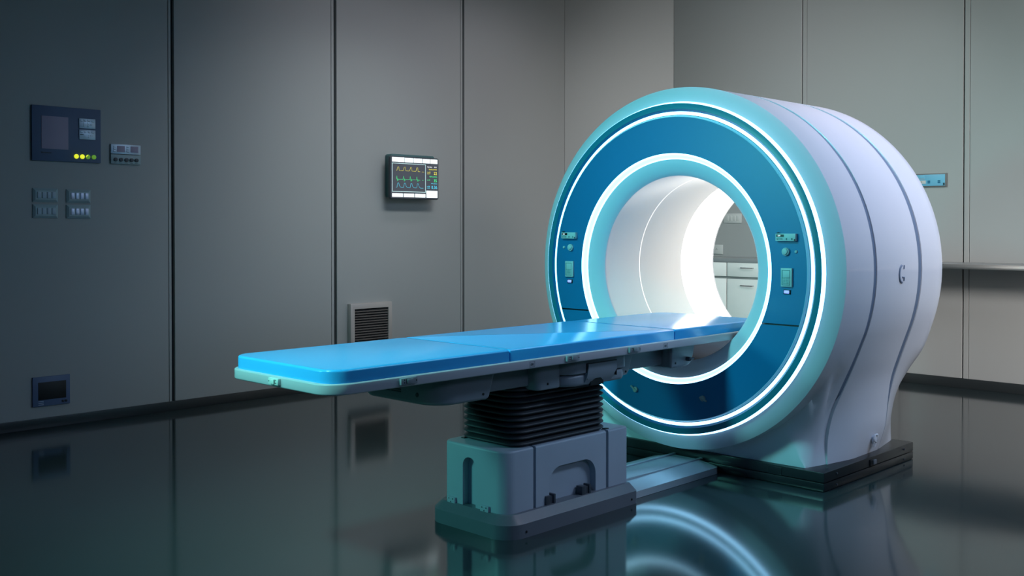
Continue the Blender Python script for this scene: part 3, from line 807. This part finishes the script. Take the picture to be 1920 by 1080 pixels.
for k in range(4):
    x = 6.047+k*.0765
    yl += [(x, 1.963), (x+.008, 1.966), (x+.018, 1.998), (x+.029, 2.000), (x+.035, 1.964)]
yl += [(6.31, 1.962), (6.335, 1.962)]
trace('yellow_waveform', yl, 'ty'); trace('yellow_waveform', [(6.358, 1.9605), (6.382, 1.9605)], 'ty')
gl = []
for k in range(4):
    x = 6.047+k*.0805
    gl += [(x, 1.883), (x+.006, 1.914), (x+.011, 1.884), (x+.014, 1.866), (x+.019, 1.890), (x+.024, 1.872), (x+.030, 1.882)]
gl += [(6.335, 1.881)]
trace('green_waveform', gl, 'tg'); trace('green_waveform', [(6.362, 1.882), (6.376, 1.882)], 'tg')
bl = []
for k in range(4):
    x = 6.043+k*.079
    bl += [(x, 1.808), (x+.012, 1.809), (x+.020, 1.845), (x+.027, 1.851), (x+.034, 1.845), (x+.042, 1.822), (x+.054, 1.810)]
bl += [(6.342, 1.806), (6.375, 1.806)]
trace('blue_waveform', bl, 'tc')
def mtxt(s, size, x, z, m, al='RIGHT', th=0):
    build('screen_text', text_bm(s, size, (x, MY-.0035, z), (1, 0, 0), (0, 0, 1), depth=.0004, align=al), m, scn, smooth=0)
mtxt('22', .043, 6.547, 1.938, 'ty'); mtxt('35', .043, 6.547, 1.868, 'tg'); mtxt('0.36', .043, 6.549, 1.8035, 'tc')
mtxt('Ppeak (cmH2O)', .0155, 6.545, 1.983, 'ty'); mtxt('PEEP (cmH2O)', .0155, 6.547, 1.914, 'tg'); mtxt('MVe (l/min)', .0155, 6.547, 1.849, 'tc')
mtxt('Blow Rate', .014, 6.425, 2.006, 'tw', 'LEFT'); mtxt('00:30', .014, 6.542, 2.006, 'tw')
mtxt('max 80', .014, 6.422, 1.958, 'ty', 'LEFT'); mtxt('min 10', .014, 6.422, 1.942, 'ty', 'LEFT')
mtxt('set 30', .015, 6.422, 1.882, 'tg', 'LEFT'); mtxt('x. 990', .0145, 6.420, 1.821, 'tc', 'LEFT'); mtxt('n. 260', .0145, 6.420, 1.806, 'tc', 'LEFT')

# vent grille
P = empty('air_vent', (5.81, YL, .57), 'louvred steel air vent low on the wall behind the patient table', 'vent')
VX0, VX1, VZ0, VZ1 = 5.582, 6.056, .290, .745
fo = build('vent_frame', box(VX0, VX1, YL-.05, YL, VZ0, VZ1, bev=.002), 'vent', P)
boolean(fo, [box(5.625, 6.012, YL-.1, YL-.012, VZ0+.045, .697)])
build('vent_backing', box(5.622, 6.014, YL-.012, YL-.008, VZ0+.04, .70), 'screenblack', P)
z = .697-.0235
while z > VZ0+.06:
    b = bmesh.new()
    v = [b.verts.new(p) for p in ((5.625, YL-.046, z-.006), (6.012, YL-.046, z-.006), (6.012, YL-.020, z+.010), (5.625, YL-.020, z+.010), (5.625, YL-.046, z-.002), (6.012, YL-.046, z-.002), (6.012, YL-.020, z+.014), (5.625, YL-.020, z+.014))]
    for f in ((0, 1, 2, 3), (4, 5, 6, 7), (0, 1, 5, 4), (2, 3, 7, 6), (0, 3, 7, 4), (1, 2, 6, 5)): b.faces.new([v[i] for i in f])
    build('louvre', b, 'slat', P, smooth=0); z -= .0232

# ------------------------------------------------------------------ far wall
P = empty('blue_wall_module', (XR, 3.87, 1.865), 'bright sky blue control strip in a grey frame right of the scanner', 'control panel')
FXX = XR-.02
by0, by1, bz0, bz1 = 3.714, 4.06, 1.805, 1.927
fo = build('module_frame', box(FXX, XR, by0, by1, bz0, bz1, bev=.001), 'frameg', P)
build('module_plate', box(FXX-.004, FXX+.004, by0+.015, by1-.015, bz0+.009, bz1-.010, bev=.001), 'skyblue', P)
FZ = FXX-.005
for y in (3.861, 3.769):
    for k in range(3): build('grille_slot', box(FZ-.001, FZ+.002, y, y+.024, 1.838+k*.009, 1.8445+k*.009), 'tc2' if False else 'bluedeep', P)
build('socket', box(FZ-.002, FZ+.002, 3.731, 3.742, 1.818, 1.840), 'black', P)
build('grey_insert', box(FZ-.001, FZ+.002, 3.902, 4.0, 1.835, 1.864), 'offwhite', P)
build('insert_pin', box(FZ-.002, FZ+.001, 3.935, 3.941, 1.848, 1.855), 'black', P)
build('display_window', box(FZ-.0015, FZ+.002, 3.911, 4.02, 1.882, 1.910, bev=.001), 'skyblue', P)
build('window_underline', box(FZ-.0015, FZ+.002, 3.911, 4.02, 1.877, 1.880), 'offwhite', P)

# counter shelf running along the far wall
CX = 8.85; CY1 = 6.62
sh = tag(build('counter_shelf', box(CX, XR, -1.2, CY1, 1.086, 1.126, bev=.0015), 'counter', org=(XR, 3.2, 1.1)), 'long grey counter shelf with steel edge running behind the scanner', 'counter')
build('steel_edge', box(CX-.006, CX+.001, -1.2, 5.0, 1.0862, 1.127, bev=.001), 'steel', sh)
# base cabinets under it
def cabinet(y0, y1, label):
    c = empty('base_cabinet', ((CX+XR)/2, (y0+y1)/2, 0), label, 'cabinet', 'white base cabinets under the counter')
    build('carcass', box(CX+.018, XR-.014, y0, y1, 0.0, 1.0845), 'cabgap', c, smooth=0)
    g = .008
    d = build('drawer', box(CX, CX+.018, y0+g, y1-g, .946, 1.0835, bev=.001), 'cab', c)
    dd = build('door', box(CX, CX+.018, y0+g, y1-g, .08, .922, bev=.001), 'cab', c)
    m = y1-.239
    for par, z in ((d, 1.036), (dd, .860)):
        b = bmesh.new(); a0, a1 = m-.068, m+.068
        addtube(b, [(CX-.001, a0, z), (CX-.022, a0, z), (CX-.022, a1, z), (CX-.001, a1, z)], .0045, 8); build('handle', b, 'chrome', par)
cabinet(4.15, 4.835, 'white base cabinet under the counter, nearest the right of the scanner')
cabinet(4.835, 5.69, 'white base cabinet with drawer and bar handles, seen through the scanner bore')
cabinet(5.69, 6.54, 'white base cabinet at the left edge of the view through the bore')
# plates above the counter, seen through the bore
P = empty('switch_plate', (XR, 5.94, 1.53), 'pale wall switch plate above the counter, seen through the bore', 'light switch')
build('plate', box(XR-.010, XR, 5.848, 6.06, 1.481, 1.580, bev=.002), 'offwhite', P)
for i in range(4): build('rocker', box(XR-.013, XR-.009, 5.872+i*.043, 5.905+i*.043, 1.503, 1.558, bev=.0015), 'offwhite', P)
P = empty('wall_socket', (XR, 6.15, 1.20), 'square white wall socket just above the counter, seen through the bore', 'socket')
build('plate', box(XR-.010, XR, 6.077, 6.20, 1.150, 1.249, bev=.002), 'offwhite', P)
for (y, z) in ((6.148, 1.206), (6.140, 1.196), (6.155, 1.192)): build('socket_hole', box(XR-.0108, XR-.009, y, y+.006, z, z+.006), 'black', P)
